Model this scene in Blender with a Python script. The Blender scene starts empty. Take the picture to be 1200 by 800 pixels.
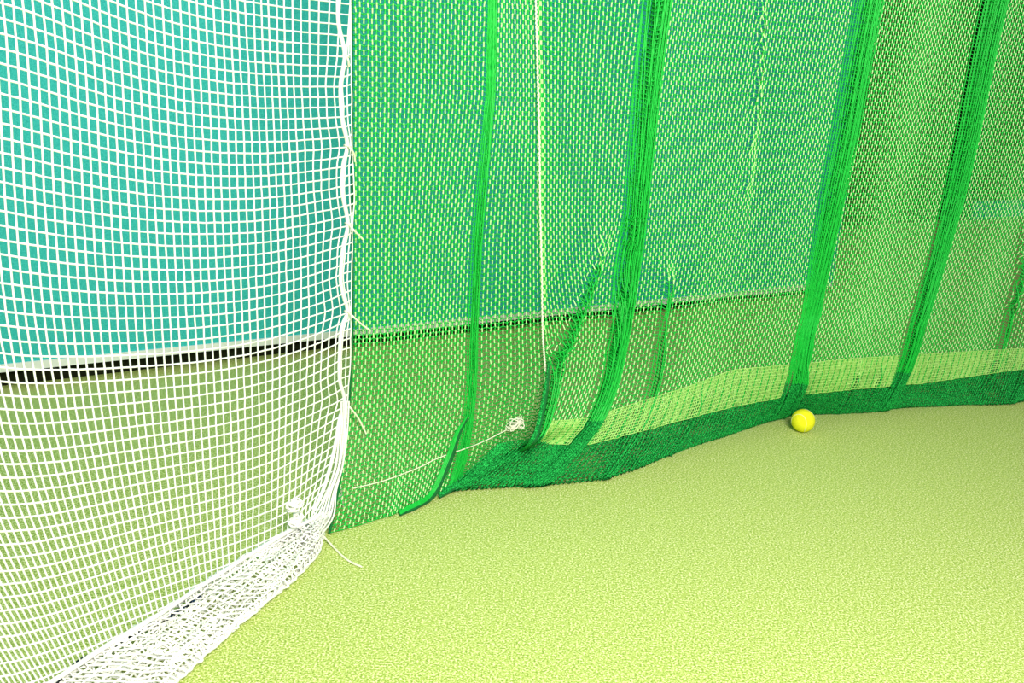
import bpy, math, random
import numpy as np
random.seed(7); RNG = np.random.default_rng(11)
SC = bpy.context.scene; COL = SC.collection

# ------------------------------------------------------------------ camera geometry (1200 x 800 frame)
FPX = 1100.0; CAM_H = 1.005; HOR = 60.0; ROLL = math.radians(-3.4)
pit = math.atan((400 - HOR) / FPX)
FW = np.array([0, math.cos(pit), -math.sin(pit)]); RT = np.array([1.0, 0, 0]); UP = np.cross(RT, FW)
R2 = RT * math.cos(ROLL) - UP * math.sin(ROLL); U2 = UP * math.cos(ROLL) + RT * math.sin(ROLL)
EYE = np.array([0, 0, CAM_H]); ZUP = np.array([0, 0, 1.0])
def ray(x, y): return FW + R2 * ((x - 600) / FPX) - U2 * ((y - 400) / FPX)
def on_floor(x, y, z=0.0):
    v = ray(x, y); return EYE + v * ((z - CAM_H) / v[2])
class Plane:                                   # a vertical plane through two floor points
    def __init__(s, A, B):
        s.A = np.array([A[0], A[1], 0.0]); d = np.array([B[0] - A[0], B[1] - A[1], 0.0]); s.d = d / np.linalg.norm(d)
        s.n = np.array([s.d[1], -s.d[0], 0.0])
        if s.n @ (EYE - s.A) < 0: s.n = -s.n   # towards the camera's side
    def hit(s, x, y, off=0.0):
        v = ray(x, y); P0 = s.A + s.n * off; return EYE + v * (((P0 - EYE) @ s.n) / (v @ s.n))
    def sz(s, x, y):
        P = s.hit(x, y); return (P - s.A) @ s.d, P[2]
    def at(s, a, z, off=0.0): return s.A + s.d * a + s.n * off + ZUP * z

def project(P):
    q = np.asarray(P) - EYE; d = q @ FW
    return 600 + FPX * (q @ R2) / d, 400 - FPX * (q @ U2) / d

# ------------------------------------------------------------------ materials
def lin(c): return tuple(((v / 255) / 12.92 if v / 255 <= .04045 else ((v / 255 + .055) / 1.055) ** 2.4) for v in c) + (1,)
def mat(name, rgb, rough=.6, noise=None, bump=0.0, spec=.3, translucent=0.0):
    m = bpy.data.materials.new(name); m.use_nodes = True; nt = m.node_tree; b = nt.nodes['Principled BSDF']
    b.inputs['Base Color'].default_value = rgb; b.inputs['Roughness'].default_value = rough
    b.inputs['Specular IOR Level'].default_value = spec
    if noise:
        tc = nt.nodes.new('ShaderNodeTexCoord'); n = nt.nodes.new('ShaderNodeTexNoise'); r = nt.nodes.new('ShaderNodeValToRGB')
        n.inputs['Scale'].default_value = noise[0]; n.inputs['Detail'].default_value = noise[2] if len(noise) > 2 else 3
        n.inputs['Roughness'].default_value = .65
        els = r.color_ramp.elements
        cols = noise[1]
        els[0].position = cols[0][0]; els[0].color = cols[0][1]; els[1].position = cols[-1][0]; els[1].color = cols[-1][1]
        for p, c in cols[1:-1]: e = els.new(p); e.color = c
        nt.links.new(tc.outputs['Object'], n.inputs['Vector']); nt.links.new(n.outputs['Fac'], r.inputs['Fac'])
        nt.links.new(r.outputs['Color'], b.inputs['Base Color'])
        if bump:
            bp = nt.nodes.new('ShaderNodeBump'); bp.inputs['Strength'].default_value = bump; bp.inputs['Distance'].default_value = .004
            nt.links.new(n.outputs['Fac'], bp.inputs['Height']); nt.links.new(bp.outputs['Normal'], b.inputs['Normal'])
    return m
def L(r, g, b): return (r, g, b, 1)
M = {}
M['turf'] = mat('lime_turf_carpet', L(.4, .5, .13), .95,
                (260, [(.36, L(.19, .32, .05)), (.46, L(.385, .505, .10)), (.54, L(.55, .64, .19)), (.62, L(.86, .86, .52))], 3), .35, .1)
M['teal'] = mat('teal_wall_paint', L(.05, .42, .38), .8,
                (420, [(.32, L(.025, .42, .42)), (.5, L(.05, .58, .58)), (.68, L(.11, .70, .70))], 3), .05, .1)
M['olive'] = mat('olive_wall_paint', L(.30, .36, .09), .9, (60, [(.3, L(.06, .11, .02)), (.7, L(.16, .22, .05))]), .05, .1)
M['dark'] = mat('dark_recess', L(.012, .014, .006), .9, (90, [(.3, L(.008, .01, .004)), (.7, L(.02, .022, .01))]), 0, .1)  # near-black: shade in the gap under the wall, and the far dark strip
M['white_trim'] = mat('white_edge_strip', L(.85, .87, .85), .6, (40, [(.3, L(.9, .92, .9)), (.7, L(.95, .95, .94))]))
M['white'] = mat('white_net_cord', L(.9, .9, .86), .6, (300, [(.3, L(.84, .84, .78)), (.7, L(.93, .93, .9))]))
M['cord'] = mat('cream_cord', L(.82, .84, .68), .6, (300, [(.3, L(.7, .72, .52)), (.7, L(.9, .9, .78))]))
M['green'] = mat('green_net_yarn', L(.012, .34, .05), .45, (120, [(.3, L(.004, .40, .035)), (.7, L(.010, .56, .06))]), 0, .35)
M['glint'] = mat('pale_green_yarn_glint', L(.55, .78, .36), .45, (200, [(.3, L(.40, .74, .24)), (.7, L(.66, .90, .46))]), 0, .4)  # highlights on the yarn, painted as pale segments of the columns
M['band'] = mat('pale_lime_hem_yarn', L(.42, .62, .16), .6, (160, [(.3, L(.20, .52, .07)), (.7, L(.52, .80, .26))]))
M['edge_green'] = mat('dark_green_edge_cord', L(.006, .13, .03), .95, (160, [(.3, L(.004, .1, .02)), (.7, L(.01, .17, .04))]))
M['hem_shade'] = mat('shaded_green_hem_yarn', L(.004, .22, .04), .7, (330, [(.38, L(.001, .06, .012)), (.5, L(.004, .29, .045)), (.64, L(.03, .60, .12))], 3), 0, .15)  # darker net green: shade of the tucked-under hem put into the colour
M['lead'] = mat('black_blue_weight_line', L(.01, .014, .02), .6, (60, [(.4, L(.006, .006, .006)), (.62, L(.01, .04, .09))]))
M['felt'] = mat('yellow_ball_felt', L(.85, .83, .02), .95, (420, [(.3, L(.74, .76, .01)), (.7, L(.95, .90, .04))]), .5, .05)
M['seam'] = mat('pale_ball_seam', L(.8, .82, .5), .8, (200, [(.3, L(.76, .78, .45)), (.7, L(.84, .85, .55))]))

# ------------------------------------------------------------------ object helpers
def link(o, parent=None):
    COL.objects.link(o)
    if parent is not None: o.parent = parent
    return o
def tag(o, label, cat, group=None):
    o['label'] = label; o['category'] = cat
    if group: o['group'] = group
    return o
class Strands:                                  # collects tubes, builds ONE mesh
    def __init__(s): s.v = []; s.f = []; s.m = []; s.n = 0
    def tube(s, pts, r, k=5, mi=0, closed=False, up=None):
        P = np.asarray(pts, float); n = len(P)
        if n < 2: return
        T = np.gradient(P, axis=0)
        if closed: T = np.roll(P, -1, 0) - np.roll(P, 1, 0)
        T /= np.maximum(np.linalg.norm(T, axis=1, keepdims=True), 1e-9)
        ref = np.array([.515, -.857, .05]) if up is None else np.array(up, float)
        X = np.cross(T, ref); ln = np.linalg.norm(X, axis=1, keepdims=True)
        X = np.where(ln < .12, np.cross(T, [.3, .1, .95]), X); X /= np.maximum(np.linalg.norm(X, axis=1, keepdims=True), 1e-9)
        Y = np.cross(T, X)
        R = np.broadcast_to(np.asarray(r, float), (n,))[:, None, None]
        a = np.arange(k) * 2 * math.pi / k + math.pi / 2
        ring = P[:, None, :] + R * (np.cos(a)[None, :, None] * X[:, None, :] + np.sin(a)[None, :, None] * Y[:, None, :])
        s.v.append(ring.reshape(-1, 3))
        ns = n if closed else n - 1
        i = np.arange(ns)[:, None] * k; j = (np.arange(ns)[:, None] + 1) % n * k; q = np.arange(k)[None, :]; q2 = (q + 1) % k
        F = np.stack([i + q, i + q2, j + q2, j + q], -1).reshape(-1, 4) + s.n
        s.f.append(F)
        mm = np.asarray(mi)
        s.m.append(np.full(len(F), int(mm)) if mm.ndim == 0 else np.repeat(mm[:ns], k))
        s.n += n * k
    def build(s, name, mats, parent=None, smooth=True):
        V = np.concatenate(s.v); F = np.concatenate(s.f); MI = np.concatenate(s.m)
        me = bpy.data.meshes.new(name)
        me.vertices.add(len(V)); me.vertices.foreach_set('co', V.astype(np.float32).ravel())
        me.loops.add(F.size); me.loops.foreach_set('vertex_index', F.astype(np.int32).ravel())
        me.polygons.add(len(F)); me.polygons.foreach_set('loop_start', np.arange(0, F.size, 4, dtype=np.int32))
        me.polygons.foreach_set('material_index', MI.astype(np.int32))
        me.polygons.foreach_set('use_smooth', np.full(len(F), smooth))
        for m in mats: me.materials.append(m)
        me.update(calc_edges=True); me.validate()
        return link(bpy.data.objects.new(name, me), parent)
def empty(name, loc=(0, 0, 0)):
    o = bpy.data.objects.new(name, None); o.empty_display_size = .05; COL.objects.link(o); return o
def box_along(name, pl, a0, a1, z0, z1, off0, off1, m, kind='structure', parent=None):
    zf = lambda z, a: z(a) if callable(z) else z
    P = [pl.at(a, zf(z, a), o) for a in (a0, a1) for z in (z0, z1) for o in (off0, off1)]
    me = bpy.data.meshes.new(name)
    me.from_pydata([tuple(p) for p in P], [], [(0, 1, 3, 2), (4, 6, 7, 5), (0, 4, 5, 1), (2, 3, 7, 6), (0, 2, 6, 4), (1, 5, 7, 3)])
    me.materials.append(m); me.update()
    o = link(bpy.data.objects.new(name, me), parent)
    if kind: o['kind'] = kind
    return o
def smooth_line(pts, n=60):                     # Catmull-Rom through points of any dimension
    P = np.asarray(pts, float); P = np.vstack([2 * P[0] - P[1], P, 2 * P[-1] - P[-2]])
    seg = len(P) - 3; out = []
    for t in np.linspace(0, seg - 1e-6, n):
        i = int(t); u = t - i; a, b, c, d = P[i:i + 4]
        out.append(.5 * (2 * b + (c - a) * u + (2 * a - 5 * b + 4 * c - d) * u * u + (3 * b - a - 3 * c + d) * u ** 3))
    return np.array(out)

# ------------------------------------------------------------------ the setting
def make_floor():
    me = bpy.data.meshes.new('floor')
    me.from_pydata([(-4, -2, 0), (11, -2, 0), (11, 13, 0), (-4, 13, 0)], [], [(0, 1, 2, 3)])
    me.materials.append(M['turf']); o = link(bpy.data.objects.new('floor', me)); o['kind'] = 'structure'; return o
make_floor()
WALL = Plane(on_floor(0, 457), on_floor(960, 344))
zs = [WALL.sz(*q) for q in ((0, 434), (120, 419), (400, 388), (700, 361), (940, 337))]
HEM = np.polyfit([a for a, z in zs], [z for a, z in zs], 1); hem_z = lambda a, o=0.0: float(np.polyval(HEM, a)) + o
a_end = WALL.sz(975, 335)[0]
box_along('wall_back', WALL, -2.2, a_end, hem_z, 2.7, 0, -.05, M['teal'])
box_along('trim_1', WALL, -2.2, a_end, lambda a: hem_z(a, -.011), lambda a: hem_z(a, .012), .006, -.052, M['white_trim'])
box_along('gap_shade_back', WALL, -2.2, a_end, 0, lambda a: hem_z(a, -.006), -.035, -.045, M['dark'])  # dark strip painted in for the shade below the wall's edge
FAR = Plane(WALL.at(0, 0, -1.3), WALL.at(1, 0, -1.3))
box_along('wall_right', FAR, a_end - 1.2, a_end + 7, 0, 2.7, 0, -.05, M['olive'])

pa = lambda x, y: FAR.sz(x, y)[0]
box_along('trim_2', FAR, pa(1092, 300), pa(1122, 300), 0, 2.7, .03, .0, M['dark'])
box_along('wall_far', FAR, pa(1124, 300), pa(1290, 300), FAR.sz(1160, 392)[1], FAR.sz(1160, 235)[1], .05, .0, M['teal'])

# ------------------------------------------------------------------ white knotted net on the left
WN = Plane(on_floor(375, 612), on_floor(100, 785))
xs = np.array([0, 100, 200, 300, 350, 390.]); ks = np.array([1, 13, 28, 35, 40, 48.])
YT = np.array([[21, 55, 84, 100, 103, 101], [229.7, 248, 260, 257, 250, 242], [480.4, 478, 470, 450, 436, 414],
               [592, 580, 560, 532, 513, 488], [671, 651, 622, 590, 567, 540], [794, 762, 717, 680, 655, 620]], float)
def basis(x, k):
    x = (np.asarray(x) - 200) / 200.; k = (np.asarray(k) - 24) / 24.
    return np.stack([x ** a * k ** b for a in range(5) for b in range(4) if a + b <= 5], -1)
XX, KK = np.meshgrid(xs, ks); CO = np.linalg.lstsq(basis(XX.ravel(), KK.ravel()), YT.ravel(), rcond=None)[0]
def row_y(x, k): return basis(x, k) @ CO
ly = np.array([-60, 0, 200, 400, 490, 560, 640, 700, 800, 900.])
LT = [np.polyfit(ly, v, 4) for v in ([-6, 0, 19, 39, 52, 70, 92, 114, 152, 190], [-3, 0, 10, 19, 22, 26, 33, 40, 55, 70], [0, 0, 1, 2, 0, -4, -14, -22, -35, -48])]
def lean(x0, y):
    a, b, c = [np.polyval(p, y) for p in LT]
    return a * (x0 - 200) * (x0 - 390) / (200 * 390) + b * x0 * (x0 - 390) / (200 * -190) + c * x0 * (x0 - 200) / (390 * 190)
ROPE = np.array([(396, -40), (396, 0), (397, 30), (404, 65), (399, 100), (401, 140), (407, 170), (402, 195), (401, 225), (407.5, 262), (402, 290), (399, 325), (402, 345),
                 (407, 365), (400, 385), (398, 415), (398, 445), (404, 470), (398, 490), (391, 530), (380, 570), (368, 598)], float)
SELV = np.array([(405, -40), (407, 0), (409, 60), (410, 170), (413, 230), (411, 262), (410, 320), (409, 365), (409, 420), (406, 470), (408, 500), (404, 540), (396, 575), (380, 602)], float)
def along(poly, y): return np.interp(y, poly[:, 1], poly[:, 0])
UEDGE = np.array([(-60, 868), (20, 822), (75, 788), (130, 752), (190, 716), (240, 682), (290, 650), (340, 620), (372, 603), (395, 580)], float)
LEDGE = np.array([(120, 900), (170, 842), (205, 802), (235, 772), (270, 741), (310, 707), (350, 674), (373, 646), (380, 622), (399, 582)], float)
def bunch_y(x): return np.interp(x, UEDGE[:, 0], UEDGE[:, 1])
NI0, NI1 = -22, 39
def node(i, k):
    x0 = 12.3 * i - .0575 * i * i; y = row_y(min(max(x0, -40), 392), k)
    for _ in range(6):
        x = x0 + lean(x0, y); y = float(row_y(min(max(x, -70), 405), k))
        if x < -70: y += (x + 70) * .1
    w = max(0.0, (i - 32) / 7.0) ** 1.6
    x += (along(ROPE, y) - 392.2 - lean(392.2, y)) * w
    return x, y
def wn_point(x, y, amp=1.0):
    P = WN.hit(x, y); a = (P - WN.A) @ WN.d
    return P + WN.n * amp * (.006 * math.sin(a * 5 + P[2] * 3) + .001 * math.sin(a * 17 - P[2] * 9))
white_net = empty('white_net'); white_net.location = tuple(on_floor(240, 690))
bpy.context.view_layer.update()
def to_local(o):                                # parts keep world coordinates under a placed Empty
    o.matrix_parent_inverse = o.parent.matrix_world.inverted(); return o
tag(white_net, 'white knotted square mesh net hanging at the left, its foot bunched on the lime floor', 'net')
def make_white_net():
    g = Strands(); KMAX = 54; KMIN = -2; TOP = -34
    P = {}; pix = {}
    for i in range(NI0, NI1 + 3):
        for k in range(KMIN, KMAX):
            if i <= NI1: x, y = node(i, k)
            else:
                x1, y = node(NI1, k); f = (i - NI1) / 2.0; y = y - 1.5 * (i - NI1)
                x = along(ROPE, y) * (1 - f) + along(SELV, y) * f
            pix[i, k] = (x, y)
            jx, jy = RNG.normal(0, .16, 2)
            P[i, k] = wn_point(x + jx, y + jy)
        d = P[i, KMIN] - P[i, KMIN + 1]; d = d / np.linalg.norm(d) * .5 + ZUP * .5
        for k in range(KMIN - 1, TOP - 1, -1): P[i, k] = P[i, k + 1] + d * .0195 / np.linalg.norm(d)
    def ok(i, k):
        if (i, k) not in P: return False
        if k < KMIN: return True
        x, y = pix[i, k]; return y < bunch_y(x) + 10 and P[i, k][2] > .004
    def run(seq, r):
        cur = []
        for q in seq + [None]:
            if q is not None and ok(*q): cur.append(P[q])
            else:
                if len(cur) > 1:
                    S = smooth_line(cur, 2 * len(cur) - 1)
                    g.tube(S, r, 5)
                cur = []
    for i in range(NI0, NI1 + 3): run([(i, k) for k in range(TOP, KMAX)], .00165 if i < NI1 else .0015)
    for k in range(TOP, KMAX): run([(i, k) for i in range(NI0, NI1 + 3)], .00165)
    return to_local(g.build('mesh', [M['white']], white_net)), P
wm, WP = make_white_net()
# edge rope
r_ = Strands(); rp = [WN.hit(x, y, .004) for x, y in smooth_line(ROPE, 140)]
rp = [rp[0] + ZUP * .6, rp[0] + ZUP * .3] + rp
r_.tube(rp, .0043, 7); to_local(r_.build('edge_rope', [M['white']], white_net))
# bunched foot of the net lying on the floor
def make_bunch():
    g = Strands(); NU, NW = 104, 15
    ue = smooth_line(UEDGE, NU); le = smooth_line(LEDGE, NU)
    U3 = np.array([on_floor(x, y) for x, y in ue]); L3 = np.array([on_floor(x, y) for x, y in le])
    for layer in range(2):
        if layer: NW = 9
        G = np.zeros((NU, NW, 3)); ph = layer * 1.7
        for a in range(NU):
            for w in range(NW):
                f = w / (NW - 1); sk = int((f - .5) * 6) if layer else int((.5 - f) * 9)
                aa = min(max(a + sk, 0), NU - 1)
                if f in (0, 1): aa = a
                p = ue[aa] * (1 - f) + le[aa] * f
                h = .006 + (.016 + .008 * math.sin(aa * .21 + ph)) * math.sin(math.pi * min(f * 1.04, 1)) ** .7 + .006 * math.sin(f * 19 + aa * .17 + ph * 3) * (0 < f < 1)
                if f < .15: h += .014 * (1 - f / .15)
                jit = RNG.normal(0, .0017, 3); jit[2] *= .6
                G[a, w] = on_floor(p[0], p[1], max(h, .003) + layer * .006) + jit
                G[a, w, 2] = max(G[a, w, 2], .003)
        for w in range(NW): g.tube(smooth_line(G[:, w], NU * 2), (.0018 if 0 < w < NW - 1 else .0026), 5, up=(0, 0, 1))
        for a in range(0, NU, 2 if layer else 1): g.tube(smooth_line(G[a], NW * 2), .0018, 5, up=(0, 0, 1))
    # strands gathered down from the rope into the foot
    for q in range(7):
        pts = [(400 + q * 1.2, 470), (397 + q * 1.7, 505), (392 + q * 1.9, 545), (383 + q * 2.0, 575), (371 + q * 3.2, 600 + q), (362 + q * 1.2, 612 + q * 4)]
        S = [WN.hit(x + RNG.normal(0, .8), y, .006 + .003 * q) if y < 590 else on_floor(x, y, .03) for x, y in pts]
        g.tube(smooth_line(S, 30), .0019, 5)
    return to_local(g.build('gathered_skirt', [M['white']], white_net))
make_bunch()
b_ = Strands(); b_.tube(smooth_line([on_floor(x, y + 1.5, .03 + .004 * math.sin(i * 2.1)) for i, (x, y) in enumerate(UEDGE)], 90), .0042, 7)
to_local(b_.build('bottom_rope', [M['white']], white_net))
ld = Strands(); ld.tube(smooth_line([on_floor(x, y, .010 + .002 * math.sin(i * 1.9)) for i, (x, y) in enumerate([(20, 836), (60, 805), (95, 774), (130, 760), (165, 740), (200, 722), (235, 700)])], 60), .0046, 7)
o = to_local(ld.build('weight_line', [M['lead']], white_net)); o['label'] = 'dark weight line inside the white bunched foot of the net'
def make_knot(name, cx, cy, rx, rz, n, m, parent, pl, off, rad=.0019, G=None):
    g = Strands(); c = pl.hit(cx, cy, off) if G is None else on_grid(G, cx, cy, .014)
    for q in range(n):
        t = np.linspace(0, 2 * math.pi, 22, endpoint=False); a, b, e, f = RNG.uniform(0, 6.3, 4); s1, s2 = RNG.uniform(.45, 1, 2)
        pts = [c + pl.d * rx * s1 * math.cos(u + a) + ZUP * rz * s2 * math.sin(u + b) + pl.n * .010 * math.sin(2 * u + e) for u in t]
        g.tube(pts, rad, 5, closed=True)
    return to_local(g.build(name, [m], parent))
make_knot('knot', 345, 592, .016, .010, 9, M['white'], white_net, WN, .02)
make_knot('knot', 347, 609, .014, .012, 9, M['white'], white_net, WN, .02)
# loose tie cords that lace the edge rope

# ------------------------------------------------------------------ green net
GN = Plane(on_floor(400, 588), on_floor(1200, 462))
green_net = empty('green_net'); green_net.location = tuple(on_floor(760, 540)); bpy.context.view_layer.update()
tag(green_net, 'tall green fine-mesh curtain net with vertical folds, its hem dragging on the lime floor', 'net')
TIES = [[(405, 66), (408, 70), (409, 78)], [(407, 171), (411, 174), (415, 181), (416, 189)], [(408, 262), (413, 268), (420, 275), (425.5, 280.5)], [(407, 365), (414, 371), (424, 380), (434, 387)],
        [(404, 471), (410, 477), (420, 490), (429, 508)], [(398, 560), (400, 575), (402, 590), (403, 602)]]
for t in TIES:
    g = Strands(); S = [WN.hit(x, y, .004) if n == 0 else GN.hit(x, y, .055 - .008 * n) for n, (x, y) in enumerate(t)]
    g.tube(smooth_line(S, 16), .0021, 6)
    c = S[0]
    loop = [c + WN.n * .0055 * math.cos(u) * 1.1 + WN.d * .006 * math.sin(u) + ZUP * .002 * math.sin(u) for u in np.linspace(0, 2 * math.pi, 14, endpoint=False)]
    g.tube(loop, .0021, 6, closed=True)
    to_local(g.build('tie_cord', [M['cord']], white_net))
g = Strands(); g.tube(smooth_line([on_floor(372, 622, .02), on_floor(379, 628, .012), on_floor(390, 640, .004), on_floor(402, 652, .003), on_floor(412, 659, .003), on_floor(424, 664, .003)], 30), .0022, 6, up=(0, 0, 1))
to_local(g.build('tie_cord', [M['cord']], white_net))

class Fold:
    def __init__(s, pts, amps, width, main=False):   # image polyline, depth at each point, half width (m)
        q = [GN.sz(x, y) for x, y in pts]
        z = np.array([b for a, b in q]); a = np.array([a for a, b in q]); o = np.argsort(z)
        s.z = z[o]; s.a = a[o]; s.A = np.array(amps, float)[o]; s.w = width; s.n = max(1, round(width / .0085)); s.main = main
        s.zm = float(s.z[-1] + s.z[0]) / 2
    def c(s, z): return float(np.interp(max(z, .30), s.z, s.a))
    def shape(s, x): return np.exp(-x ** 4) * (.62 + .38 * np.cos(x * math.pi * s.n * 2))
    def h(s, a, z): return np.interp(z, s.z, s.A) * s.shape((a - s.c(z)) / s.w)
    def env(s, a, z): return np.interp(z, s.z, s.A) / .03 * np.exp(-((a - s.c(z)) / s.w) ** 4)
FOLDS = [
    Fold([(580, 0), (577, 110), (567, 200), (559, 280), (553, 400), (551, 535)], [.006, .012, .028, .034, .03, .02], .0075, True),
    Fold([(764, 0), (755, 70), (748, 140), (737, 270), (728, 340), (715, 420), (700, 480)], [.055, .055, .055, .05, .05, .05, .04], .024, True),
    Fold([(787, 280), (778, 350), (765, 430), (758, 505)], [0, .03, .04, .035], .014),
    Fold([(715, 250), (690, 330), (662, 400), (642, 460), (632, 505)], [0, .03, .045, .045, .04], .017),
    Fold([(893, 0), (889, 100), (880, 200), (870, 300)], [.018, .02, .012, 0], .014),
    Fold([(1010, 0), (998, 70), (985, 150), (970, 230), (960, 310), (952, 370), (935, 425), (918, 465)], [.06, .06, .06, .055, .03, .01, .02, .02], .028, True),
    Fold([(1160, 0), (1147, 60), (1130, 150), (1114, 230), (1095, 300), (1076, 360), (1060, 405), (1047, 455)], [.055, .055, .055, .05, .045, .045, .04, .03], .026, True),
    Fold([(1200, 250), (1192, 320), (1175, 380), (1150, 425), (1120, 455)], [0, .03, .035, .03, .02], .014),
    Fold([(830, 440), (818, 460), (800, 500)], [0, .025, .025], .008),
    Fold([(945, 415), (932, 440), (915, 470)], [0, .025, .025], .008),
    Fold([(1010, 410), (990, 440), (978, 455)], [0, .025, .02], .008),
    Fold([(1035, 418), (1020, 436), (1010, 450)], [0, .02, .015], .008),
    Fold([(1240, 0), (1225, 200), (1215, 400)], [.05, .05, .03], .022),
    Fold([(1330, 0), (1310, 200), (1300, 400)], [.05, .05, .03], .022),
]
LFOLDS = [FOLDS[0], Fold([(470, 500), (462, 540), (455, 590)], [0, .014, .02], .012)]
PU, PV = .0081, .0100
def sheet(a0, a1, zbend, ctrl_bottom, folds, ztop, turn=False, edge0=None, edge1=None, hem_path=None):
    """hanging net: columns fall straight down the plane GN, then sweep to the floor contour"""
    nd = int((a1 - a0) / .0008); ad = np.linspace(a0, a1, nd)
    ca = np.array([GN.sz(x, y)[0] for (x, y), f in ctrl_bottom]); cf = np.array([on_floor(*f) for _, f in ctrl_bottom])
    Cx = np.interp(ad, ca, cf[:, 0]); Cy = np.interp(ad, ca, cf[:, 1])
    K = 60; ker = np.hanning(2 * K + 1); ker /= ker.sum()
    pad = lambda v: np.convolve(np.concatenate([2 * v[0] - v[K:0:-1], v, 2 * v[-1] - v[-2:-K - 2:-1]]), ker, 'valid')
    C = np.stack([pad(Cx), pad(Cy), np.full(nd, .004)], 1)
    rows = [('z', z) for z in np.arange(ztop, zbend, -PV)]
    ns = int(zbend * 1.25 / PV)
    rows += [('s', q / ns) for q in range(ns + 1)]
    if turn: rows += [('t', q / 9) for q in range(1, 10)]
    out = []; wgt = []
    zedge = lambda E, z, d: d if E is None else float(np.interp(z, E[0], E[1]))
    zref = .75
    main = sorted([f for f in folds if f.main], key=lambda f: f.c(zref))
    ext = lambda z: (zedge(edge0, max(z, zbend * .6), a0), zedge(edge1, max(z, zbend * .6), a1))
    knots = lambda z: np.array([ext(z)[0]] + [f.c(z) for f in main if a0 < f.c(zref) < a1] + [ext(z)[1]])
    kref = knots(zref)
    # columns once, at equal steps along the gathered cloth; afterwards they follow the main folds
    ar = np.linspace(kref[0], kref[-1], nd); prof = sum(np.max(f.A) * f.shape((ar - f.c(zref)) / f.w) for f in main)
    sl = np.concatenate([[0], np.cumsum(np.hypot(np.diff(ar), np.diff(prof)))]); NC = int(sl[-1] / PU)
    acol = np.interp(np.linspace(0, sl[-1], NC), sl, ar)
    tight = np.clip(PU / np.gradient(acol) - 1.15, 0, 1)        # gathered columns get no painted highlights
    for kind, val in rows:
        zz = val if kind == 'z' else (zbend * (1 - val) if kind == 's' else 0.0)
        kn = knots(zz)
        for q in range(1, len(kn)): kn[q] = max(kn[q], kn[q - 1] + .004)
        av = np.interp(acol, kref, kn)
        for f in folds:                                        # short folds pull the neighbouring columns together
            if not f.main:
                dx = av - f.c(zz); q = min(.72, np.interp(zz, f.z, f.A) / .03 * .6)
                av = av - dx * q * np.exp(-(dx / (3.2 * f.w)) ** 2)
        Cc = np.stack([np.interp(av, ad, C[:, q]) for q in range(3)], 1)
        B = GN.A[None] + GN.d[None] * av[:, None]
        if kind == 'z': P = B + ZUP * val; fade = 1.0
        else:
            t = val if kind == 's' else 1.0
            Q0 = B + ZUP * zbend; Q1 = B * .97 + Cc * .03; Q1[:, 2] = zbend * .33
            P = Q0 * (1 - t) ** 2 + Q1 * 2 * t * (1 - t) + Cc * t * t; fade = 1 - .7 * t ** 3
            if kind == 't':
                P = Cc * (1 - val) + (B * .55 + Cc * .45 - GN.n * .02) * val; P[:, 2] = .004 + .085 * val ** 1.2; fade = .2 * (1 - val)
            elif hem_path is not None:
                f = t * (len(hem_path) - 1); i = min(int(f), len(hem_path) - 2); T = hem_path[i] * (1 - f + i) + hem_path[i + 1] * (f - i)
                P = P + (T - P[0])[None] * np.exp(-((av - av[0]) / .09))[:, None]
        h = sum(f.h(av, zz) for f in folds) * fade
        wgt.append(tight + .45 * sum(f.env(av, zz) for f in folds) * fade)
        wav = .006 * np.sin(av * 9 + zz * 1.3) + .004 * np.sin(av * 23 - zz * 2) if kind != 't' else 0
        P = P + GN.n[None] * (h + wav)[:, None]
        if kind == 's': P[:, 2] += h * .3 * val
        P[:, 2] = np.maximum(P[:, 2], .0035)
        out.append(P)
    return np.array(out), rows, np.array(wgt)
def net_mesh(name, G, rows, W, parent, mats, rv=.0018, rh=.00165, plain=.45):
    bare = np.array([k == 't' or (k == 's' and v > plain) for k, v in rows])
    g = Strands(); nr, nc = G.shape[:2]
    for c in range(nc):
        mi = np.zeros(nr - 1, int)
        mi[(c % 2)::2] = 1; mi[W[:-1, c] > .3] = 0; mi[bare[:-1]] = 2  # painted highlights on alternate segments, off in folds; shaded green at the hem
        rad = np.full(nr, rv)
        g.tube(G[:, c] + RNG.normal(0, .0004, (nr, 3)), rad, 4, mi)
    for r in range(nr):
        if r + 1 < nr:
            zig = G[r].copy(); zig[1::2] = G[r, 1::2] * .55 + G[r + 1, 1::2] * .45
        else: zig = G[r]
        zig = zig + RNG.normal(0, .0004, zig.shape) - GN.n[None] * .0008
        g.tube(zig, rh, 3, 2 if bare[r] else 0, up=(0, 0, 1))
    return to_local(g.build(name, mats, parent))
a_of = lambda x, y: GN.sz(x, y)[0]
aL = a_of(412, 300); aS = a_of(634, 300)
left_ctrl = [((405, 590), (378, 628)), ((440, 585), (425, 613)), ((480, 575), (470, 600)), ((530, 560), (508, 583)), ((560, 550), (545, 562)), ((600, 545), (590, 545)), ((660, 540), (660, 540))]
CORD_LINE = [(628, -60), (628, 0), (630, 80), (632, 160), (633, 240), (635, 320), (637, 390), (640, 440)]
ce = sorted([GN.sz(x, y)[::-1] for x, y in CORD_LINE]); ce = (np.array([z for z, a in ce]), np.array([a for z, a in ce]))
el = sorted([GN.sz(x, y)[::-1] for x, y in [(411, -60), (411, 0), (412, 200), (412, 400), (408, 480), (405, 530)]]); el = (np.array([z for z, a in el]), np.array([a for z, a in el]))
GL, rowsL, WL = sheet(aL, aS + .02, .30, left_ctrl, LFOLDS, 2.0, edge0=el, edge1=(ce[0], ce[1] + .012))
net_mesh('panel', GL, rowsL, WL, green_net, [M['green'], M['glint'], M['hem_shade']], plain=2)
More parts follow.
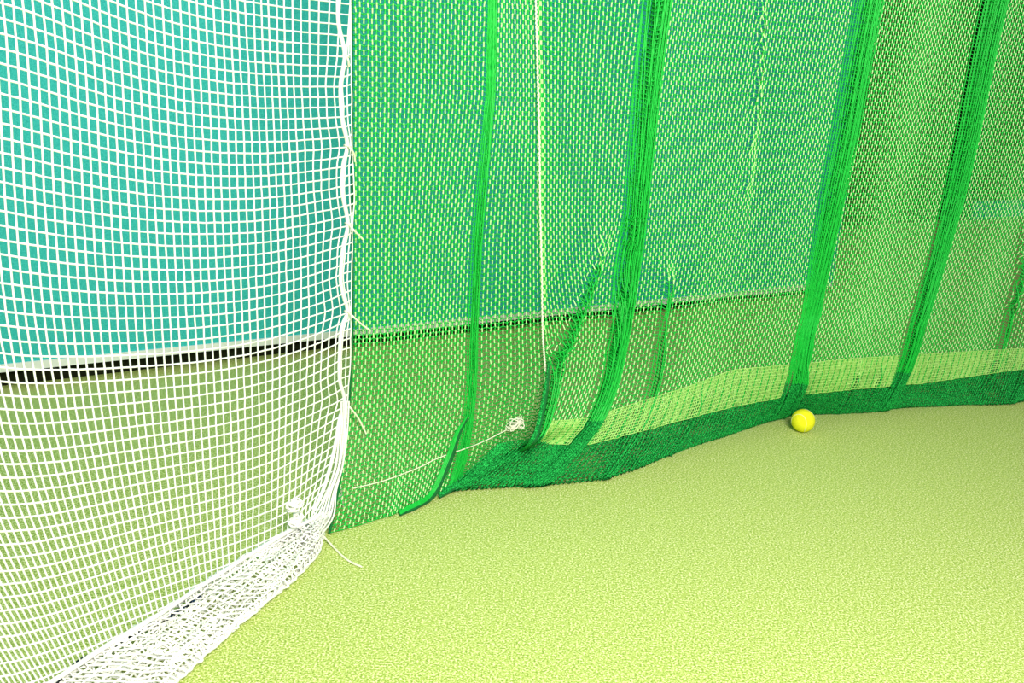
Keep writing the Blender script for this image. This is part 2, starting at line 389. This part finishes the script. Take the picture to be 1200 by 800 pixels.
right_ctrl = [((640, 545), (512, 579)), ((660, 540), (545, 575)), ((690, 535), (600, 572)), ((720, 532), (650, 570)), ((750, 528), (700, 564)), ((800, 520), (758, 545)), ((850, 513), (825, 521)), ((900, 505), (885, 502)),
              ((950, 498), (935, 486)), ((1000, 492), (985, 486)), ((1050, 484), (1035, 482)), ((1100, 478), (1090, 478)), ((1200, 462), (1190, 473)), ((1400, 430), (1395, 441)), ((1620, 396), (1612, 405))]
HP = [GN.hit(640, 425, .012), GN.hit(637, 455, .03), GN.hit(630, 490, .05), GN.hit(622, 514, .07)] + [on_floor(x, y, z) for x, y, z in ((603, 528, .055), (578, 541, .04), (545, 560, .02), (512, 579, .006))]
HP = [GN.at(float(np.interp(.32, *ce)), .32, .004), HP[0]] + HP[1:]
HP = smooth_line(HP, 60)
GR, rowsR, WR = sheet(aS, a_of(1620, 300), .32, right_ctrl, FOLDS[1:], 2.0, turn=True, edge0=ce, hem_path=HP)
net_mesh('panel', GR, rowsR, WR, green_net, [M['green'], M['glint'], M['hem_shade']])
def on_grid(G, x, y, off=.005):
    px, py = project(G); i = np.argmin((px - x) ** 2 + (py - y) ** 2); P = G.reshape(-1, 3)[i]
    v = ray(x, y); v = v / np.linalg.norm(v); t = (P - EYE) @ v - off; return EYE + v * t
# edge cords along both panels
def cord(name, pts, r, m, parent, up=None):
    g = Strands(); g.tube(pts, r, 6, up=up); return to_local(g.build(name, [m], parent))
cord('edge_cord', GL[:, 0] + GN.n * .003, .0028, M['edge_green'], green_net)
nS = [i for i, (k, v) in enumerate(rowsR) if k == 's']
def gathered(name, pts, wid, n, mats, label=None):
    P = np.array(pts); g = Strands(); T = np.gradient(P, axis=0); T /= np.linalg.norm(T, axis=1, keepdims=True)
    X = np.cross(T, GN.n); X /= np.linalg.norm(X, axis=1, keepdims=True); tt = np.linspace(0, 1, len(P))
    taper = np.minimum(1, .25 + 2.5 * np.minimum(tt, 1.15 - tt))[:, None]
    for q in range(n):
        f = q / (n - 1) - .5; ph = RNG.uniform(0, 6)
        S = P + X * (f * wid) * taper + GN.n * (.007 * math.cos(f * 3)) * taper + X * .0007 * np.sin(tt * 25 + ph)[:, None]
        S[:, 2] = np.maximum(S[:, 2], .003); g.tube(S, .0018, 4, int(q > n * .6))
    o = to_local(g.build(name, mats, green_net))
    if label: o['label'] = label
gathered('gathered_edge', HP[6:] + GN.n * .012, .015, 12, [M['edge_green'], M['hem_shade']], 'dark green gathered edge running down to the floor')
gathered('gathered_fold', smooth_line([on_grid(GL, x, y, .012) for x, y in [(548, 488), (538, 505), (527, 535), (516, 562), (504, 582), (488, 592), (468, 602)]], 50), .018, 13, [M['edge_green'], M['green']], 'dark green rolled fold at the foot of the narrow panel')
# pale seam cord lacing the two panels
SEAM = smooth_line([(628, -60), (628, 0), (630, 80), (632, 160), (633, 240), (635, 320), (636, 390), (639, 430), (641, 446), (638, 470), (632, 500)], 420)
sp = [GN.hit(x, y, .014 + .0015 * math.sin(i * 1.9)) + GN.d * .0012 * math.sin(i * 2.3) for i, (x, y) in enumerate(SEAM)]
o = cord('seam_cord', sp, .0023, M['cord'], green_net); o['label'] = 'cream cord lacing the two green panels together'
# pale hem band on the right panel, thin seam on the left one
BT = np.array([(600, 490), (640, 494), (690, 490), (740, 474), (800, 455), (860, 433), (930, 427), (1000, 420), (1080, 415), (1200, 408), (1330, 398), (1640, 372)], float)
BB = np.array([(606, 508), (645, 520), (690, 521), (740, 508), (800, 492), (860, 476), (930, 463), (1000, 456), (1080, 449), (1200, 432), (1330, 416), (1640, 384)], float)
def hem():
    g = Strands(); nr = len(nS); top = nS[0] - 12
    S = GR[top:nS[-1] + 1] + GN.n * .004 + ZUP * .001; px, py = project(S)
    F = np.linspace(0, 1, 12)
    yt = np.interp(px, BT[:, 0], BT[:, 1]); yb = np.interp(px, BB[:, 0], BB[:, 1])
    f = (py - yt) / (yb - yt)                                  # 0 at the band's top edge, 1 at its bottom edge
    cols = []
    for c in range(S.shape[1]):
        if px[:, c].mean() < 560: continue
        fold = WR[top:nS[-1] + 1, c][(f[:, c] > 0) & (f[:, c] < 1)].mean() > .55 if ((f[:, c] > 0) & (f[:, c] < 1)).any() else False
        fc = np.maximum.accumulate(f[:, c]) + np.arange(len(S)) * 1e-6
        if fc[0] > 0 or fc[-1] < 1: continue
        if fold: cols.append(None); continue
        cols.append(np.stack([np.interp(F, fc, S[:, c, q]) for q in range(3)], 1))
    runs = [[]]
    for c in cols:
        if c is None: runs.append([])
        else: runs[-1].append(c)
    for rn in runs:
        if len(rn) < 2: continue
        G = np.array(rn); G = G + RNG.normal(0, .0007, G.shape)
        for c in range(len(G)):
            g.tube(G[c], .0014, 4, c % 3 == 1)
            if c + 1 < len(G): g.tube((G[c] + G[c + 1]) / 2, .0012, 4, 0)
        for w in range(G.shape[1]): g.tube(G[:, w], .0014, 4, 0, up=(0, 0, 1))
    o = to_local(g.build('hem_band', [M['band'], M['green']], green_net)); o['label'] = 'pale lime woven hem band above the dragging edge'
hem()
g = Strands(); g.tube([on_grid(GL, x, y, .006) for x, y in smooth_line([(414, 572), (450, 563), (490, 548), (515, 536), (560, 520), (595, 503)], 60)], .0012, 5)
o = to_local(g.build('hem_seam', [M['cord']], green_net)); o['label'] = 'pale stitched seam low on the narrow left panel'
make_knot('seam_knot', 604, 497, 0.022, .017, 10, M['cord'], green_net, GN, .02, .0014, GL)

# ------------------------------------------------------------------ tennis ball
def make_ball():
    r = .0335; c = on_floor(939, 505.5); c = np.array([c[0], c[1], 0])
    import bmesh
    bm = bmesh.new(); bmesh.ops.create_icosphere(bm, subdivisions=5, radius=r)
    for v in bm.verts: v.co *= 1 + random.uniform(-.004, .004)
    for f in bm.faces: f.smooth = True
    me = bpy.data.meshes.new('tennis_ball'); bm.to_mesh(me); bm.free(); me.materials.append(M['felt'])
    o = link(bpy.data.objects.new('tennis_ball', me)); o.location = (c[0], c[1], r + .0005)
    tag(o, 'small yellow tennis ball on the lime floor against the hem of the green net', 'ball')
    g = Strands(); t = np.linspace(0, 2 * math.pi, 120, endpoint=False)
    A, Bq = .75, .25
    P = np.stack([A * np.cos(t) + Bq * np.cos(3 * t), A * np.sin(t) - Bq * np.sin(3 * t), 2 * math.sqrt(A * Bq) * np.sin(2 * t)], 1)
    P = P / np.linalg.norm(P, axis=1, keepdims=True) * r
    ce, se = math.cos(.3), math.sin(.3); ry = np.array([[1, 0, 0], [0, ce, -se], [0, se, ce]]); P = P @ ry.T
    g.tube(P, .0008, 5, closed=True); s = g.build('seam', [M['seam']], o)
make_ball()

# ------------------------------------------------------------------ lights
w = bpy.data.worlds.new('hall'); SC.world = w; w.use_nodes = True
bg = w.node_tree.nodes['Background']; bg.inputs['Color'].default_value = (.85, .95, .92, 1); bg.inputs['Strength'].default_value = .36
def area(name, loc, target, size, power, col):
    l = bpy.data.lights.new(name, 'AREA'); l.shape = 'RECTANGLE'; l.size = size[0]; l.size_y = size[1]; l.energy = power; l.color = col
    o = bpy.data.objects.new(name, l); COL.objects.link(o); o.location = loc
    from mathutils import Vector
    o.rotation_euler = (Vector(target) - Vector(loc)).to_track_quat('-Z', 'Y').to_euler(); o['kind'] = 'structure'
area('added_lamp', (.6, -.5, 2.0), (.4, 2.2, .35), (1.0, .9), 128, (1, .96, .87))  # unseen key light, added near the camera like a flash
area('added_lamp', (-1.5, 1.2, 3.4), (-1.0, 2.6, 0), (1.0, 1.0), 16, (1, .98, .95))  # unseen light, added to brighten the teal wall

# ------------------------------------------------------------------ camera
cd = bpy.data.cameras.new('camera'); cam = bpy.data.objects.new('camera', cd); COL.objects.link(cam)
cd.sensor_width = 36; cd.lens = 36 * FPX / 1200; cd.clip_start = .02
from mathutils import Matrix
m = Matrix(((R2[0], U2[0], -FW[0], EYE[0]), (R2[1], U2[1], -FW[1], EYE[1]), (R2[2], U2[2], -FW[2], EYE[2]), (0, 0, 0, 1)))
cam.matrix_world = m; SC.camera = cam
vs = SC.view_settings; vs.view_transform = 'Standard'; vs.look = 'None'; vs.gamma = 1; vs.use_curve_mapping = False; vs.exposure = 0.12
SC.display_settings.display_device = 'sRGB'
